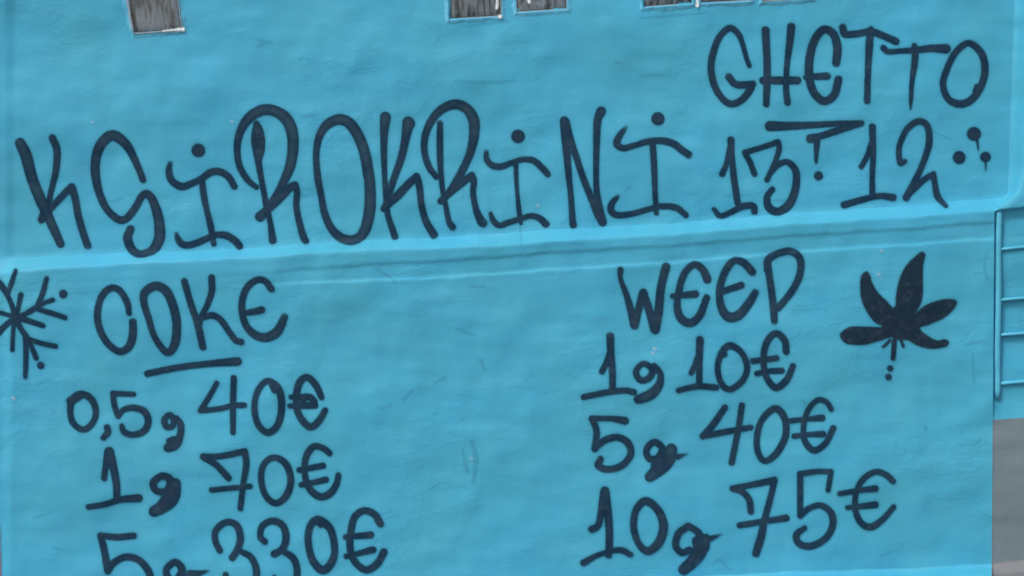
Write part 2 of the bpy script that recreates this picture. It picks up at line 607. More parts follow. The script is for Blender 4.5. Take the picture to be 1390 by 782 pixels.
# ------------------------------------------------------------------ the painted metal frame on the side bay
def tube(name, pts, rads, segs=14, flat=0.8):
    P_ = [np.array(p) for p in pts]
    verts, faces = [], []
    for i, p in enumerate(P_):
        a = P_[max(i - 1, 0)]
        b_ = P_[min(i + 1, len(P_) - 1)]
        t = (b_ - a) / np.linalg.norm(b_ - a)
        up = np.array([0, 1.0, 0])
        s = np.cross(t, up)
        s /= np.linalg.norm(s)
        w = np.cross(s, t)
        for k in range(segs):
            an = 2 * math.pi * k / segs
            verts.append(tuple(p + rads[i] * (math.cos(an) * s + math.sin(an) * w * flat)))
    for i in range(len(P_) - 1):
        for k in range(segs):
            faces.append((i * segs + k, i * segs + (k + 1) % segs, (i + 1) * segs + (k + 1) % segs, (i + 1) * segs + k))
    faces.append(tuple(range(segs))[::-1])
    faces.append(tuple((len(P_) - 1) * segs + k for k in range(segs)))
    me_ = bpy.data.meshes.new(name)
    me_.from_pydata(verts, [], faces)
    me_.polygons.foreach_set('use_smooth', [True] * (len(faces) - 2) + [False, False])
    me_.update()
    return me_


def pt(x, y, d):
    return place(np.array([float(x)]), np.array([float(y)]), np.array([d]))[0]


fb = pt(1354, 541, 0.04)
frame = bpy.data.objects.new('metal_frame', None)
COL.objects.link(frame)
frame.location = tuple(fb)
frame['label'] = 'turquoise painted metal frame with horizontal bars fixed under the ledge at the right'
frame['category'] = 'frame'
ys = np.linspace(283, 541, 26)
pts = [pt(1356.3 - (y - 283) * 0.009 + 0.3 * math.sin(y * .05), y, 0.042) for y in ys]
new_obj('upright', tube('upright', pts, [0.0112] * 24 + [0.0112, 0.009]), frame, BLUE_BAR)
pts = [pt(1560.3 - (y - 283) * 0.009, y - 12, 0.042) for y in ys]
new_obj('upright', tube('upright', pts, [0.0118] * 24 + [0.0112, 0.009]), frame, BLUE_BAR)
for (yl, yr, r) in ((338.5, 334.5, .0066), (407, 404, .0064), (454.5, 452, .0066), (520.5, 517.5, .0072)):
    pts = [pt(1358 + t * 198, yl + (yr - yl) * t * 198 / 30 * .75, 0.038) for t in np.linspace(0, 1, 14)]
    new_obj('crossbar', tube('crossbar', pts, [r] * 14, flat=1.5), frame, BLUE_BAR)

# ------------------------------------------------------------------ sprayed writing
def crom(pts, step=1.0):
    p = np.array([(a[0], a[1], a[2]) for a in pts], float)
    if len(p) == 1:
        return p
    if len(p) == 2:
        n = max(int(np.hypot(*(p[1] - p[0])[:2]) / step), 1)
        return np.stack([p[0] * (1 - t) + p[1] * t for t in np.linspace(0, 1, n + 1)])
    closed = np.hypot(*(p[0] - p[-1])[:2]) < 0.01
    if closed:
        e = np.vstack([p[-2], p, p[1]])
    else:
        e = np.vstack([2 * p[0] - p[1], p, 2 * p[-1] - p[-2]])
    out_ = []
    for i in range(1, len(e) - 2):
        p0, p1, p2, p3 = e[i - 1:i + 3]
        n = max(int(np.hypot(*(p2 - p1)[:2]) / step), 1)
        t = (np.arange(n) / n)[:, None]
        out_.append(0.5 * (2 * p1 + (p2 - p0) * t + (2 * p0 - 5 * p1 + 4 * p2 - p3) * t ** 2 + (3 * p1 - p0 - 3 * p2 + p3) * t ** 3))
    out_.append(e[-2][None])
    return np.vstack(out_)


def polysd(poly, x, y):
    poly = crom([(a, b_, 1) for a, b_ in poly + [poly[0]]], 2.0)[:, :2]
    d = np.full(x.shape, 1e9)
    w = np.zeros(x.shape, bool)
    for i in range(len(poly)):
        a = poly[i]
        b_ = poly[(i + 1) % len(poly)]
        e = b_ - a
        L = e @ e
        if L < 1e-9:
            continue
        t = np.clip(((x - a[0]) * e[0] + (y - a[1]) * e[1]) / L, 0, 1)
        d = np.minimum(d, np.hypot(x - a[0] - e[0] * t, y - a[1] - e[1] * t))
        c_ = ((a[1] > y) != (b_[1] > y)) & (x < (b_[0] - a[0]) * (y - a[1]) / (b_[1] - a[1] + 1e-12) + a[0])
        w ^= c_
    return np.where(w, -d, d)


MARG = 6.0
GS = 1.3
_lift = [0.0016]


def painted(name, strokes, parent, polys=(), fades=(), material=None, label=None):
    samp = [crom(s) for s in strokes]
    allp = np.vstack(samp + [np.array([(a, b_, 2) for a, b_ in pl]) for pl in polys])
    r = allp[:, 2].max() / 2 + MARG
    x0, x1 = allp[:, 0].min() - r, allp[:, 0].max() + r
    y0, y1 = allp[:, 1].min() - r, allp[:, 1].max() + r
    y1 = min(y1, 860)
    gx = np.arange(x0, x1 + GS, GS)
    gy = np.arange(y0, y1 + GS, GS)
    GX, GY = np.meshgrid(gx, gy)
    sd = np.full(GX.shape, 1e9)
    fx, fy = GX.ravel(), GY.ravel()
    flat = sd.ravel()
    widf = np.full(fx.shape, 9.0)
    for s in samp:
        lo = s[:, :2].min(0) - s[:, 2].max() / 2 - MARG - 2
        hi = s[:, :2].max(0) + s[:, 2].max() / 2 + MARG + 2
        m_ = np.where((fx > lo[0]) & (fx < hi[0]) & (fy > lo[1]) & (fy < hi[1]))[0]
        if not len(m_):
            continue
        for c0 in range(0, len(s), 120):
            ss = s[c0:c0 + 120]
            dd = np.hypot(fx[m_, None] - ss[None, :, 0], fy[m_, None] - ss[None, :, 1]) - ss[None, :, 2] / 2
            b_i = dd.argmin(1)
            b_d = dd[np.arange(len(m_)), b_i]
            upd = b_d < flat[m_]
            w_here = ss[b_i, 2]
            w_here = np.where((w_here > 17) | (len(s) == 1), 9.0, w_here)
            widf[m_[upd]] = w_here[upd]
            flat[m_[upd]] = b_d[upd]
    sd = flat.reshape(GX.shape)
    for pl in polys:
        sd = np.minimum(sd, polysd(list(pl), GX, GY))
    keepv = sd < MARG
    keep = keepv[:-1, :-1] | keepv[1:, :-1] | keepv[1:, 1:] | keepv[:-1, 1:]
    # overlapping words get their own film height so that two films never share a plane
    _lift[0] += 0.00002
    Pw = on_wall(GX, GY, _lift[0])
    me_, used = grid_mesh(name, Pw, keep)
    a = me_.attributes.new('sd', 'FLOAT', 'POINT')
    a.data.foreach_set('value', sd.ravel()[used].astype(np.float32))
    if polys:
        widf[:] = 0.0
    a = me_.attributes.new('wid', 'FLOAT', 'POINT')
    a.data.foreach_set('value', widf[used].astype(np.float32))
    fd = np.zeros(GX.shape)
    for (px_, py_, rad, amt) in fades:
        fd = np.maximum(fd, amt * (1 - sstep(0, rad, np.hypot(GX - px_, GY - py_))))
    a = me_.attributes.new('fade', 'FLOAT', 'POINT')
    a.data.foreach_set('value', fd.ravel()[used].astype(np.float32))
    c_ = Pw.reshape(-1, 3)[used].mean(0)
    return new_obj(name, me_, parent, material or SPRAY, loc=tuple(c_), label=label)


def word(name, label, x, y):
    o = bpy.data.objects.new(name, None)
    COL.objects.link(o)
    o.parent = bld
    o.location = tuple(on_wall(np.array([float(x)]), np.array([float(y)]))[0])
    o['label'] = label
    return o

def chip_spot(name='pale_plaster_chip', col=(0.42, 0.55, 0.68), top=.6):
    m, nd, lk, bs = mat(name)
    at = N(nd, 'ShaderNodeAttribute', attribute_name='sd')
    p = position(nd, lk, (1, 1, 1))
    n1 = noise(nd, lk, p, 160, 3, 0.7)
    s_ = math_n(nd, lk, 'ADD', at.outputs['Fac'], math_n(nd, lk, 'MULTIPLY', math_n(nd, lk, 'SUBTRACT', n1, 0.5), 5.0))
    lk.new(maprange(nd, lk, s_, 1.5, -1.0, 0, top), bs.inputs['Alpha'])
    bs.inputs['Base Color'].default_value = (*col, 1)
    bs.inputs['Roughness'].default_value = 0.9
    return m


CHIP_SPOT = chip_spot()
GLINT_MORTAR = chip_spot('glint_and_mortar', (0.75, 0.85, 0.9), .95)  # white for the glints painted onto the glass blocks and the pale mortar
RED = chip_spot('faded_red_smear', (0.28, 0.13, 0.19), .8)

# every glyph: name, strokes [(x, y, width), ...], optional polygons and faded spots
WORDS = [
 ('graffiti_name', 'widest line of tall navy capitals KSIROKRINI just above the ledge', 400, 240, [
  ('letter', [[(27,194,14),(35,211,16),(44,244,15),(58,278,15),(68,300,13),(82,331,11)],
              [(71,187,10),(77,204,10),(75.5,232,9),(69,260,8),(66,274,8),(61,285,10),(56,298,10)],
              [(56,299,9),(68,284,9),(86,264,9.5),(97,254,11)],[(97,254,11),(102,270,10),(106,292,10),(112,314,10),(119,334,10)]], (), [(119,340,9,.5)]),
  ('letter', [[(194,244,9),(186,224,9.5),(174,200,12),(161,187,14),(150,184,14.5),(138,194,14),(131,210,13),(129,232,12.5),(134,260,11),(145,284,10),(161,298,10.5),(172,296,10.5),(184,281,10),(192,267,10),(200,263,10.5),(208,274,12),(215,297,14),(216.5,320,15),(211,335,13.5),(202,342,11),(188,344.5,10.5),(178,337,12),(173,323,12),(177,311,11)]], (), [(200,340,10,.15)]),
  ('letter', [[(269,204,18.5)],
              [(231,221,6),(229,232,9),(233,245,10),(246,253,10.5),(260,249,9.5),(274,242,9.5),(286,234,10),(298,233,10),(310,240,9.5),(318,253,9)],
              [(274,246,8.5),(277,268,9),(281,287,8),(286,308,9),(290,331,7.5)],
              [(239,317,5),(243,327,9),(252,333,9.5),(266,330,9.5),(280,324,9),(292,319,9),(306,319.5,10),(318,326,10),(325,334,10)]], (), [(231,217,9,.55),(238,314,7,.5)]),
  ('letter', [[(348,254,7),(336,244,9),(326,228,9),(322,210,9),(322.5,192,10),(328,174,12),(340,158,14),(357,149,15),(374,151,15),(388,161,16),(396,178,16),(397.5,200,15),(394,224,14),(386,244,12),(378,260,10.5),(368,276,10.5),(360,287,11),(353,294,14)],
              [(355,290,10),(368,280,11),(384,264,12),(394,254,10.5),(400,251,10)],[(400,251,10),(403,262,9),(402,279,8.5),(406,301,9),(412,322,10),(415,327,9)],
              [(348,167,8),(349.5,177,15),(350,190,19),(351,205,16),(350.5,218,10),(354,240,8),(359,266,8),(362,282,9),(367,304,8),(370,326,10.5)]], (), [(350,162,8,.3)]),
  ('letter', [[(460,162,14.5),(444,169,13),(433,186,10.5),(429,210,9),(431,240,9.5),(436,266,9),(440,288,10),(449,309,11),(462,322,12.5),(477,326,13.5),(490,320,13.5),(498,304,15),(502,280,15.5),(502,252,15),(500,236,15),(495,208,15),(486,184,15),(474,167,15),(460,162,14.5)]], (), []),
  ('letter', [[(523,159,15),(521.5,174,12),(521,190,10),(521,212,8.5),(522,240,7.5),(524,268,8),(526,290,8),(530,304,8.5),(536,321,9.5)],
              [(554,166,16),(550,190,11.5),(544,216,10.5),(534,244,9.5),(528,264,9),(522,282,9)],[(556,168,15)],
              [(521,283,9.5),(530,274,11),(540,265,12),(554,250,11),(565,240,11)],[(565,240,11),(569,252,9.5),(572,278,9),(578,300,10),(589,319,11)]], (), [(592,325,8,.4)]),
  ('letter', [[(592,240,8),(582,226,9),(576,206,9),(577,184,10),(586,163,11),(600,148,12),(618,141.5,13.5),(634,148,14),(643,164,15),(643,186,13.5),(637,210,11),(626,234,11),(613,256,10),(601,272,9)],
              [(597,167,8),(597,200,9),(598,232,8),(601,260,7),(605,280,7),(609,300,8),(614,308,9.5)],
              [(598,273,9),(611,261,10),(626,249,10),(640,238,10)],[(640,238,10),(643,246,9),(642,262,8),(646,284,9),(653,300,12),(656,303,11)]], (), [(597,163,7,.3),(658,300,7,.25)]),
  ('letter', [[(703,185,18.5)],
              [(660,206,6),(660.5,216,8),(668,224.5,9),(680,226,9),(694,221,8),(710,216.5,8),(724,218,9),(736,228,9),(743,236,9)],
              [(700,222,7),(701,248,6),(703,272,6),(705,290,7),(707,303,5)],
              [(666,290,6),(670,300,8),(678,306,8),(690,302,8),(706,297,8),(720,293,8),(732,296,9),(741,304,10)]], (), [(660,203,7,.5)]),
  ('letter', [[(766,164,12.5),(767,180,12),(769,204,11),(772,240,8.5),(775,268,8),(777,298,9),(778,305,10)],
              [(767,165,12),(774,188,9.5),(783,216,9),(792,243,9),(803,270,10),(811,288,12),(818,302,11)],
              [(816,151,13),(811,164,11),(809.5,200,9),(809,240,8),(810,262,9),(814,284,10),(818,302,11)]], (), []),
  ('letter', [[(893,161,18)],
              [(850,172,5),(841,184,9),(837,195,9.5),(846,201,9),(862,197,8),(880,192,9),(898,191,9.5),(914,195,10),(926,204,10),(935,210,10)],
              [(886,198,9),(888,230,8.5),(889,260,7.5),(891,289,7)],
              [(838,267,6),(830,277,9),(830,287,9.5),(839,292,9),(858,290,8),(880,284,8),(898,280,8.5),(918,282,9),(931,292,8)]], (), [(850,170,9,.7),(838,264,7,.5),(940,213,7,.4)]),
 ]),
 ('graffiti_word', 'navy word GHETTO at the top right above the zigzag underline', 1150, 90, [
  ('letter', [[(1017,89,6.5),(1013,78,6.5),(1008,60,7),(1002,46,8),(991,38,9),(978,48,9),(969,68,9.5),(965,90,9.5),(969,114,9.5),(979,132,9),(992,141,9.5),(1006,136,9.5),(1016,125,10),(1022,114,9)],
              [(1022,113,8),(1012,115,10),(998,114,10),(989,104,10)]], (), [(987,101,7,.3)]),
  ('letter', [[(1039,41,11),(1041,80,10),(1041,110,10),(1040,141,9)],[(1074,36,11),(1072,56,10),(1068,90,8),(1067,120,8.5),(1069,139,9)],[(1036,109,11),(1082,109,11)]], (), [(1075,29,6,.4)]),
  ('letter', [[(1135,85,11),(1136.5,64,12),(1131,46,11),(1119,40,11),(1108,50,11),(1100,72,11.5),(1098,100,11.5),(1104,124,11),(1118,137,11),(1132,129,11),(1138,108,11)],
              [(1093,105,6),(1104,104,9),(1123,103,10)]], (), [(1126,100,7,.3)]),
  ('letter', [[(1144,37,10),(1147,46,10),(1162,46,9.5),(1182,43,10.5),(1200,49,10),(1216,56,10)],[(1182,40,9),(1180,60,10.5),(1178,100,8.5),(1177,137,9)]], (), []),
  ('letter', [[(1199,65,8.5),(1206,70,8),(1224,69,7.5),(1242,68,9),(1262,65.5,10),(1284,66,13)],[(1241,62,8),(1242,80,9.5),(1238,110,7),(1236.5,135,5.5),(1236,148,2)]], (), []),
  ('letter', [[(1315,58.5,9),(1298,70,9),(1286,92,9),(1280,114,9),(1287,134,9.5),(1304,141,10.5),(1320,134,10.5),(1332,116,10),(1337,94,10),(1332,72,10),(1315,58.5,9)],[(1326,117,7),(1324,124,8)]], (), []),
 ]),
 ('graffiti_date', 'navy number 13!12 with a folded zigzag stroke under the word GHETTO', 1120, 220, [
  ('number', [[(992,190,10),(993,210,8.5),(996,240,9),(1001,275,9)],[(991,200,8),(986,222,7.5),(980,236,8.5)],
              [(969,284,6),(978,293,8),(992,288,8),(1008,280,9.5),(1022,279.5,9),(1024,287,9)]], (), []),
  ('number', [[(1024,236,8),(1018,220,8),(1011,208,7.5)],[(1011,207,8),(1034,200,7.5),(1056,192.5,8)],[(1056,192.5,8),(1057.5,202,7.5),(1052,220,7.5),(1041,244,7.5)],
              [(1044,238,6),(1056,224,8),(1069,220,8.5),(1080,232,9.5),(1080,254,10.5),(1072,276,12),(1057,287,11),(1044,282,11),(1041,268,9),(1048,257,8.5)]], (), []),
  ('mark', [[(1045,171,14),(1070,171,11.5),(1110,169,9),(1140,167.5,8),(1170,166.5,7)],[(1170,168,6),(1140,176,9.5),(1116,184,9.5),(1100,188,12)],
            [(1109,190,9.5),(1108,207,6.5),(1107.6,220,4)],[(1111,238.5,12.5)]], (), []),
  ('number', [[(1184,172,9.5),(1185,210,8.5),(1184,240,7.5),(1184,264,8.5)],[(1183,194,8),(1177,212,7.5),(1169,226,7.5)],
              [(1146,278,10),(1170,271,9),(1194,266,8.5),(1212,268,10)]], (), []),
  ('number', [[(1228,219,7),(1222,221,8),(1220,208,8),(1222,194,8),(1232,174,8.5),(1248,164.5,9),(1259,172,9),(1261,194,9.5),(1253,221,8.5),(1242,245,9),(1230,268,10)],
              [(1231,266,8),(1240,256,10),(1254,244,8.5),(1267,236,8)],[(1267,236,8),(1269,250,8),(1273,267,9),(1284,279.5,6)]], (), []),
  ('dot', [[(1322,181.6,19)],[(1326,188,4),(1328,203,2.2)]], (), []),
  ('dot', [[(1302,213.6,17.5)]], (), []),
  ('dot', [[(1337.6,213,14.5)],[(1338,219,3),(1338,231,1.6)]], (), []),
 ]),
 ('graffiti_snowflake', 'navy snowflake cut off by the left edge, beside the word COKE', 25, 430, [
  ('arm', [[(20,431,11)],[(21,367,5.5),(16,382,6.5),(11,396,7)],[(20,431,9),(17,418,7),(10,401,7),(2,388,9),(-8,376,7)],
           [(28,400,7),(24,420,6),(21,430,7)],
           [(21,431,8),(32,427,7),(48,418,8),(60,411,6),(71,407,7)],[(49,418,7),(57,400,7.5),(63,378,6.5)],[(48,419,6),(66,424,7.5),(88,431,7)],
           [(20,431,9),(34,434,8),(58,442,7)],
           [(21,432,9),(28,446,7.5),(37,459,8),(42,470,7),(49,486,7)],[(38,460,7),(56,466,7),(75,470,7)],[(34,456,7),(35,480,7.5),(34,512,6)],
           [(20,431,7),(17.5,450,6),(16.4,475,6)],[(20,432,9),(8,441,8),(-2,451,9),(-12,460,8)],[(20,430,7),(6,426,6),(-14,420,6)]], (), [(34,516,6,.4)]),
  ('dot', [[(85.5,399,11.5)]], (), []),
  ('dot', [[(55,496,10)]], (), []),
 ]),
 ('graffiti_word', 'navy underlined heading COKE at the left of the lower wall', 260, 430, [
  ('letter', [[(175,425,7.5),(172,410,9),(162,394,9),(150,391,9),(138,402,9.5),(132,424,9.5),(135,446,9.5),(146,466,9.5),(162,477,10),(175,470,11),(180,454,11),(180,437,10.5)]], (), [(181,434,6,.2)]),
  ('letter', [[(212,388,12),(197,396,11.5),(195,410,10),(202,434,9),(210,458,8.5),(226,478,10),(237,467,12),(239.5,440,12),(235,416,12),(226,396,12.5),(212,388,12)]], (), []),
  ('letter', [[(250,382,9),(258,410,9),(268,440,9.5),(275,471,9.5)],[(287,377,9.5),(287,396,9),(280,416,8),(273,430,8),(270,444,7)],
              [(272,432,8),(288,428,9),(300,435,9),(312,452,8.5),(320,462,8.5),(327,464,9)]], (), []),
  ('letter', [[(368,392,9.5),(360,382,9),(348,380,9),(334,392,9.5),(328,414,9.5),(332,438,9.5),(344,453,11),(360,458,12.5),(376,450,13),(386,430,10)],
              [(331,425,7),(344,423,9),(355,420.5,10)]], (), [(387,426,8,.35)]),
  ('underline', [[(200,507,9),(240,499,9),(280,494,9),(322,490.5,12)]], (), []),
 ]),
 ('price_line', 'navy line 0,5g 40€, first price under COKE', 260, 560, [
  ('number', [[(110,535,10),(98,543,10.5),(95,558,8.5),(99,574,8.5),(112,583,8.5),(124,576,8.5),(130,560,8.5),(124,542,9.5),(110,535,10)],[(96,544,12),(108,537,11)]], (), []),
  ('mark', [[(145,580,9),(146,587,9),(140,594,8)]], (), []),
  ('number', [[(181,535,7),(153,534,8)],[(153,534,8),(155,550,8),(160,565,7.5)],[(160,565,7.5),(168,556,8),(182,553.5,9),(196,559,9.5),(201,572,9.5),(195,585,9.5),(180,590,8.5),(168,586,8.5),(165,578,6.5)]], (), []),
  ('letter', [[(230,563,8),(223,570,9),(226,579,9),(234,578,8.5),(235,569,8.5),(230,563,8)],[(239,568,9),(245,577,9.5),(244,592,10),(238,604,12),(228,607.5,12.5)],[(230,599,10),(236,596,9)]], (), []),
  ('number', [[(294,520,7),(284,538,7.5),(272,557,8)],[(272,557,8),(296,555,7.5),(316,550.5,8),(331,550,8)],[(317,513,8.5),(316,550,8.5),(316,587,7.5)]], (), []),
  ('number', [[(363,517,8.5),(350,530,8.5),(345,552,8.5),(350,576,8.5),(364,587,9.5),(377,576,9.5),(382,552,10),(378,528,10),(363,517,8.5)],[(367,521,6),(373,530,9)]], (), []),
  ('euro_sign', [[(436,539,8.5),(428,522,9.5),(416,512,9.5),(405,522,10),(402,544,9.5),(406,564,9.5),(420,579,10),(432,572,9.5),(441,557,8.5)],
                 [(395,539,7),(408,539,9),(420,539,9.5),(426,545,10)],[(393,551,7),(410,550.5,9),(427,550,9.5)],[(412,545,8)]], (), []),
 ]),
 ('price_line', 'navy line 1g 70€, second price under COKE', 290, 650, [
  ('number', [[(147,614,12),(143,634,8.5),(141,649,8.5)],[(148,613,13),(154,636,11),(158,660,10),(158,677,9)],[(120,688,8),(140,685,8),(164,678,9),(188,676,11)]], (), []),
  ('letter', [[(220,646,10),(208,655,10),(212,666,9.5),(226,666,10),(231,652,11),(220,646,10)],[(238,656,14),(234,670,22),(228,680,23),(220,688,18),(209,694,15)]], (), [(232,694,12,.25)]),
  ('number', [[(276,620,9),(300,619,8.5),(332,612.5,9)],[(332,613,9),(334,630,9),(330,656,8),(326,690,8)],[(276,620,10),(292,630,9),(303,641,9),(310,649,9)],[(287,665,7.5),(339,660,7.5)]], (), []),
  ('number', [[(372,621,9),(358,630,8.5),(354,650,8.5),(360,672,8.5),(374,683,9),(388,673,9.5),(394.5,652,9.5),(388,630,9.5),(372,621,9)]], (), []),
  ('euro_sign', [[(447,615,8.5),(438,608,8.5),(426,606,9),(416,618,9.5),(413,638,8.5),(418,660,9.5),(432,673.5,10),(446,671,10),(456,658,9),(459,645,8)],[(406,638,8),(438,632,8.5)],[(409,658,8),(425,655,8),(442,651,9)]], (), []),
 ]),
 ('price_line', 'navy line 5g 330€, lowest price under COKE, cut by the bottom edge', 330, 750, [
  ('number', [[(181,727,9),(160,729,9),(136,727,9)],[(136,727,9),(141,746,9.5),(146,775,10)],[(146,775,10),(154,764,9.5),(170,756,9.5),(186,759,9.5),(198,770,10),(204,784,10.5),(204,798,10),(192,810,10),(170,814,9),(152,808,9)]], (), []),
  ('letter', [[(238,763,9.5),(226,772,9.5),(228,784,9.5),(239,787,10),(247,774,11),(238,763,9.5)],[(258,778,9),(266,779,10),(274,777,6),(283,775,3)],[(256,785,16),(246,798,18),(234,806,13)]], (), [(286,774,12,.6)]),
  ('number', [[(298,747,9),(292,734,8.5),(293,720,9),(306,709,9),(320,712,9.5),(326,728,10),(323,744,9.5),(315,757,9.5)],[(328,749,8),(340,756,9),(347,770,9.5),(347,785,9.5),(338,797,9),(322,800,9),(308,790,9),(306,780,8)]], (), []),
  ('number', [[(359,735,9),(353,728,8.5),(356,714,9),(370,707,9.5),(384,714,10),(388,732,10),(382,746,9.5),(372,752,10)],[(386,749,9),(398,758,9.5),(403,774,9.5),(400,790,9.5),(388,801,9),(374,796,8),(372,783,6)]], (), []),
  ('number', [[(432,706,12),(421,714,10),(418,734,9.5),(424,760,10),(438,774,11.5),(450,763,10.5),(454,744,9.5),(448,718,10.5),(432,706,12)],[(435,712,9)]], (), []),
  ('euro_sign', [[(516,711,10),(508,698,10),(494,693,9.5),(481,702,9.5),(476,722,9.5),(475,744,9.5),(482,763,9.5),(497,773.5,10),(512,765,10.5),(521,749,10)],[(469,729,8),(503,726,9.5)],[(470,755,8),(487,751,8),(506,746,9.5)]], (), []),
 ]),
 ('graffiti_word', 'navy heading WEED at the right of the lower wall beside the leaf', 970, 400, [
  ('letter', [[(842,366,8.5),(842,378,6.5),(850,400,8.5),(857,424,10.5),(861,441,12)],[(861,441,12),(867,418,10.5),(873,397,11)],[(873,397,11),(880,418,11),(889,447,13)],[(889,447,13),(894,420,12),(897,390,11.5),(904,362,11.5)]], (), []),
  ('letter', [[(960,379,11.5),(954,366,10.5),(942,359,9.5),(929,371,9.5),(922,392,9.5),(919,416,10),(925,433,11.5),(938,438,11.5),(950,427,10.5),(959,404,9.5)],[(913,402,7.5),(944,399,10)]], (), []),
  ('letter', [[(1021,369,10.5),(1010,357,10.5),(997,353.5,9.5),(986,365,10),(977,390,10),(978,413,10.5),(987,429,13),(1002,428,13),(1016,412,11.5),(1025,397,10)],[(982,395,9),(994,391,9),(1006,387,9.5)]], (), [(1027,393,7,.3)]),
  ('letter', [[(1041,366,9),(1043,352,10.5),(1056,344,9.5),(1074,341,10),(1086,352,10),(1085,374,10),(1074,396,9.5),(1056,418,9.5)],[(1042,360,10),(1047,394,9.5),(1050,418,10.5),(1051,436,9)]], (), [(1051,441,7,.45)]),
 ]),
 ('price_line', 'navy line 1g 10€, first price under WEED', 935, 500, [
  ('number', [[(828,456,10.5),(829,480,10),(831,505,9.5),(831,530,9)],[(827,480,8),(822,494,8),(817,504,8.5)],[(792,539,8),(820,533,8.5),(846,530,8.5),(860,532,9)]], (), []),
  ('letter', [[(873,493.5,8),(863,505,8.5),(870,516,9),(882,512,9),(885,501,9),(873,493.5,8)],[(888,497,9),(896,507,8.5),(895,521,11),(886,533,14),(875,539,14),(866,542,12)]], (), []),
  ('number', [[(950,461,10.5),(949,490,9.5),(949,524,8.5)],[(947,486,9),(943,496,8),(938,506,7.5)],[(921,530,8),(936,526,8),(950,524,8.5),(972,526,8.5)]], (), []),
  ('number', [[(990,469,10),(978,482,9),(974,502,8),(980,522,8.5),(992,528,8.5),(1008,516,8.5),(1014,498,8.5),(1006,478,8.5),(990,469,10)],[(983,481,8)]], (), []),
  ('euro_sign', [[(1067,477,9.5),(1065,462,9.5),(1053,452.5,9.5),(1041,464,9.5),(1036,486,8.5),(1040,511,8.5),(1053,526,9.5),(1068,515,9.5),(1076,497,8.5)],[(1022,490,8),(1054,486,8)],[(1027,507,7.5),(1042,504,8),(1061,503,8.5)]], (), []),
 ]),
 ('price_line', 'navy line 5g 40€, second price under WEED', 970, 600, [
  ('number', [[(848,571,11),(828,568,7.5),(803,568,8.5)],[(803,568,8.5),(809,582,9),(809,596,9),(807,609,9.5)],[(807,609,8),(820,598,9.5),(838,593.5,9.5),(852,601,10),(856,616,9.5),(845,631,9.5),(826,637,9.5),(812,632,9.5),(815,623,8.5)]], (), []),
  ('letter', [[(888,600,9),(877.5,610,9),(881,622,9.5),(893,622,11),(899,609,10),(888,600,9)],[(911,610,16),(908,622,18),(897,634,20),(882,647,14)],[(890,633,14)],[(919,620,8),(926,618,5),(933,616,3)]], (), [(935,616,13,.65)]),
  ('number', [[(984,553,8.5),(968,576,9.5),(954,592,9)],[(954,592,8),(980,587,8.5),(1002,583,8),(1019,580,7.5)],[(1007,550,8.5),(1002,582,8.5),(993,628,8.5)]], (), []),
  ('number', [[(1052,554.5,9.5),(1034,570,8.5),(1027,596,8.5),(1030,617,8.5),(1039,625.5,8.5),(1054,615,9.5),(1066,592,9.5),(1065,568,9.5),(1052,554.5,9.5)]], (), []),
  ('euro_sign', [[(1128,555,7.5),(1122,546,7.5),(1110,543,7.5),(1097,556,7.5),(1091,576,7.5),(1092,597,8.5),(1104,611,9),(1120,602,8.5),(1131,581,8.5)],[(1074,571,8),(1094,569,7),(1116,567,9)],[(1078,592,7.5),(1096,590,7),(1117,589,9)]], (), []),
 ]),
 ('price_line', 'navy line 10g 75€, lowest and largest price under WEED', 1000, 710, [
  ('number', [[(819,668,10),(815,700,9.5),(811,714,9),(803,718.5,10)],[(821,666,12),(825,696,11),(827,726,10.5),(826,753,10)],[(792,764,9.5),(810,754,7.5),(830,748,7.5),(844,747,8.5),(856,753,8)]], (), [(858,755,6,.3)]),
  ('number', [[(876,680,11),(863,693,9.5),(860,716,9.5),(867,738,9),(880,748,11),(895,735,12.5),(900.5,712,12),(892,691,11),(876,680,11)]], (), []),
  ('letter', [[(934,714,9.5),(921,724,10),(917,740,9.5),(925,750,9.5),(936,746,9)],[(934,714,9.5),(946,721,9.5),(950,728,12)],[(945,734,12),(950,746,20),(941,761,18),(928,773,15)],[(958,731,13),(954,742,18)],[(964,731,8),(972,728,5),(980,725,3)]], (), [(982,725,14,.7),(945,764,12,.2)]),
  ('number', [[(994,663,8.5),(1020,658,8.5),(1051,651.5,9.5)],[(1051,651.5,9),(1046,674,8.5),(1038,704,9.5),(1033,728,11),(1026,751,10.5)],[(994,663,8.5),(1008,668,8.5),(1017,679,9),(1019,694,9)],[(1004,713,8.5),(1040,707,8.5),(1067,703,9.5)]], (), []),
  ('number', [[(1124,665,7.5),(1128,640,7.5)],[(1128,640,7.5),(1108,640,7.5),(1086,643,8.5)],[(1086,643,8.5),(1086,670,8.5),(1086,700,8.5)],[(1086,700,8.5),(1098,690,8.5),(1114,686,8.5),(1128,696,9.5),(1130,714,9.5),(1120,731,9.5),(1101,741,10),(1085,738,9.5),(1081,726,9.5),(1092,716.5,7)]], (), []),
  ('euro_sign', [[(1212,653,8.5),(1202,644,8.5),(1188,640.5,8),(1172,650,8.5),(1162,668,7.5),(1161,692,8.5),(1169,710,9),(1183,715,9.5),(1200,703,8.5),(1213,688,7.5)],[(1140,670,7.5),(1164,666,7.5),(1188,663,9.5)],[(1150,689,6.5),(1166,687.5,8),(1188,685,9.5)]], (), []),
 ]),
]
